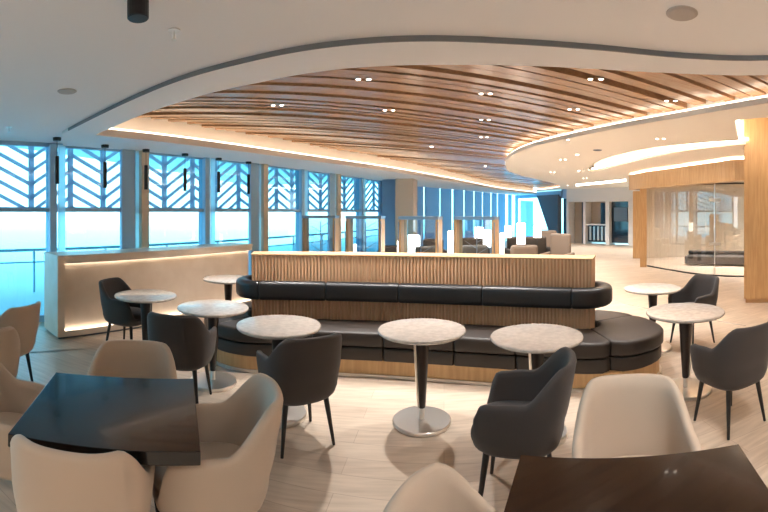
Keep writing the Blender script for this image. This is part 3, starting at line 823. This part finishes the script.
SDL = [(363.5, 79, 'twin downlight in the slats, nearest at upper centre'), (485.6, 93.4, 'twin downlight in the slats right of centre, second row'),
       (485, 119.5, 'twin downlight in the slats right of centre, third row'), (595.7, 78.8, 'twin downlight in slats at upper right, nearest row'),
       (573.7, 109, 'twin downlight in the slats above the tip of the right ceiling'), (389, 110, 'twin downlight in the slats at mid centre'),
       (277.5, 105, 'twin downlight in the slats at the left part'), (484, 137, 'twin downlight in the slats near the curved right ceiling'), (671, 100.5, 'twin downlight in slats at far right, near the edge')]
for px, py, lab in SDL: downlight(px, py, ZS, lab, power=(42 if px < 520 else 22) if py < 115 else 28)
for px, py, lab in ((660.5, 138.5, 'twin downlight on right ceiling above the glowing trough'), (563, 159.4, 'twin downlight on the right ceiling left of the trough'),
                    (552.5, 172, 'twin downlight on right ceiling near the curved tip'), (585, 178, 'twin downlight on right ceiling, farthest')):
    downlight(px, py, ZD, lab, power=30, group='twin downlights in the right ceiling')
downlight(568, 139.5, ZD, 'single bright downlight at the curved edge of right ceiling', n=1, power=30, group='twin downlights in the right ceiling')['group'] = 'single downlight'
# added fill lamps to brighten the room, in view and behind the viewer
for i, (x, y_, z, p) in enumerate([(0, -1.2, ZM, 40), (2.6, -1.0, ZM, 30), (-2.8, -1.2, ZM, 30), (5.5, -1.5, ZM, 36), (8.5, 1.5, ZD, 45), (1.6, .9, ZM, 22), (9.8, 8.4, 2.88, 95), (9.9, 6.6, 2.88, 60), (9.4, 10.6, 2.88, 60),
                                   (5.6, 11.5, ZD, 45), (10.5, 15, ZD, 75), (6.2, 2.0, ZD, 34), (4.0, 8.3, ZD, 38), (8.2, 18, ZD, 80), (1.0, 9.0, ZS, 45), (3.0, 12.5, ZS, 60)]):
    lab = {(4.0, 8.3): 'small round single downlight in right ceiling, just left of the curved trough tip', (5.6, 11.5): 'small round single downlight in right ceiling beyond the trough tip',
           (8.2, 18): 'farthest single downlight, in front of the white bays', (1.0, 9.0): 'single small downlight in the far slats left of centre', (3.0, 12.5): 'single small downlight at the far end of the slats',
           (9.8, 8.4): 'round downlight inside the glass room above the bench sofa', (9.9, 6.6): 'round downlight inside the glass room nearest the wooden column',
           (9.4, 10.6): 'round downlight inside the glass room at its far left'}.get((x, y_))
    if lab is None: t = thing('downlight', 'round warm downlight in the flat ceiling outside the photo', 'downlight', (x, y_, z), 0, 'round downlights of the flat ceiling')
    else: t = thing('downlight', lab, 'downlight', (x, y_, z))
    MB().lathe([(.045, -.006), (.05, 0)], 20).build('trim_ring', 'white_joinery', t)
    MB().lathe([(.034, -.009), (.036, -.006)], 18).build('lens', 'lens', t)
    spot((0, 0, -.03), p, 130, .9, parent=t)

# ------------------------------------------------------------------ world: hazy bright sky over pale sea
w = bpy.data.worlds.new('world'); S.world = w; w.use_nodes = True; nt = w.node_tree; nt.nodes.clear()
out = nt.nodes.new('ShaderNodeOutputWorld'); bg = nt.nodes.new('ShaderNodeBackground'); tc = nt.nodes.new('ShaderNodeTexCoord')
sx = nt.nodes.new('ShaderNodeSeparateXYZ'); rp = nt.nodes.new('ShaderNodeValToRGB'); ad = nt.nodes.new('ShaderNodeMath'); ad.operation = 'MULTIPLY_ADD'
ad.inputs[1].default_value = .5; ad.inputs[2].default_value = .5
nt.links.new(tc.outputs['Generated'], sx.inputs[0]); nt.links.new(sx.outputs['Z'], ad.inputs[0]); nt.links.new(ad.outputs[0], rp.inputs[0])
els = rp.color_ramp.elements
els[0].position = 0; els[0].color = (.25, .7, .85, 1); els[1].position = 1; els[1].color = (.55, .75, .95, 1)
for p, c in ((.44, (.36, .88, 1.1, 1)), (.478, (.66, 1.0, 1.1, 1)), (.492, (1.1, 1.15, 1.15, 1)), (.53, (1.0, 1.15, 1.2, 1)), (.65, (.7, 1.0, 1.2, 1))):
    e = els.new(p); e.color = c
nt.links.new(rp.outputs[0], bg.inputs[0]); bg.inputs[1].default_value = 1.25; nt.links.new(bg.outputs[0], out.inputs[0])

vs = S.view_settings; vs.view_transform = 'Standard'; vs.look = 'None'; vs.gamma = 1; vs.exposure = 1.82; vs.use_curve_mapping = False
S.cycles.use_denoising = True
S.cycles.max_bounces = 8; S.cycles.diffuse_bounces = 5; S.cycles.transparent_max_bounces = 12
S.cycles.sample_clamp_indirect = 6; S.cycles.caustics_reflective = False; S.cycles.caustics_refractive = False
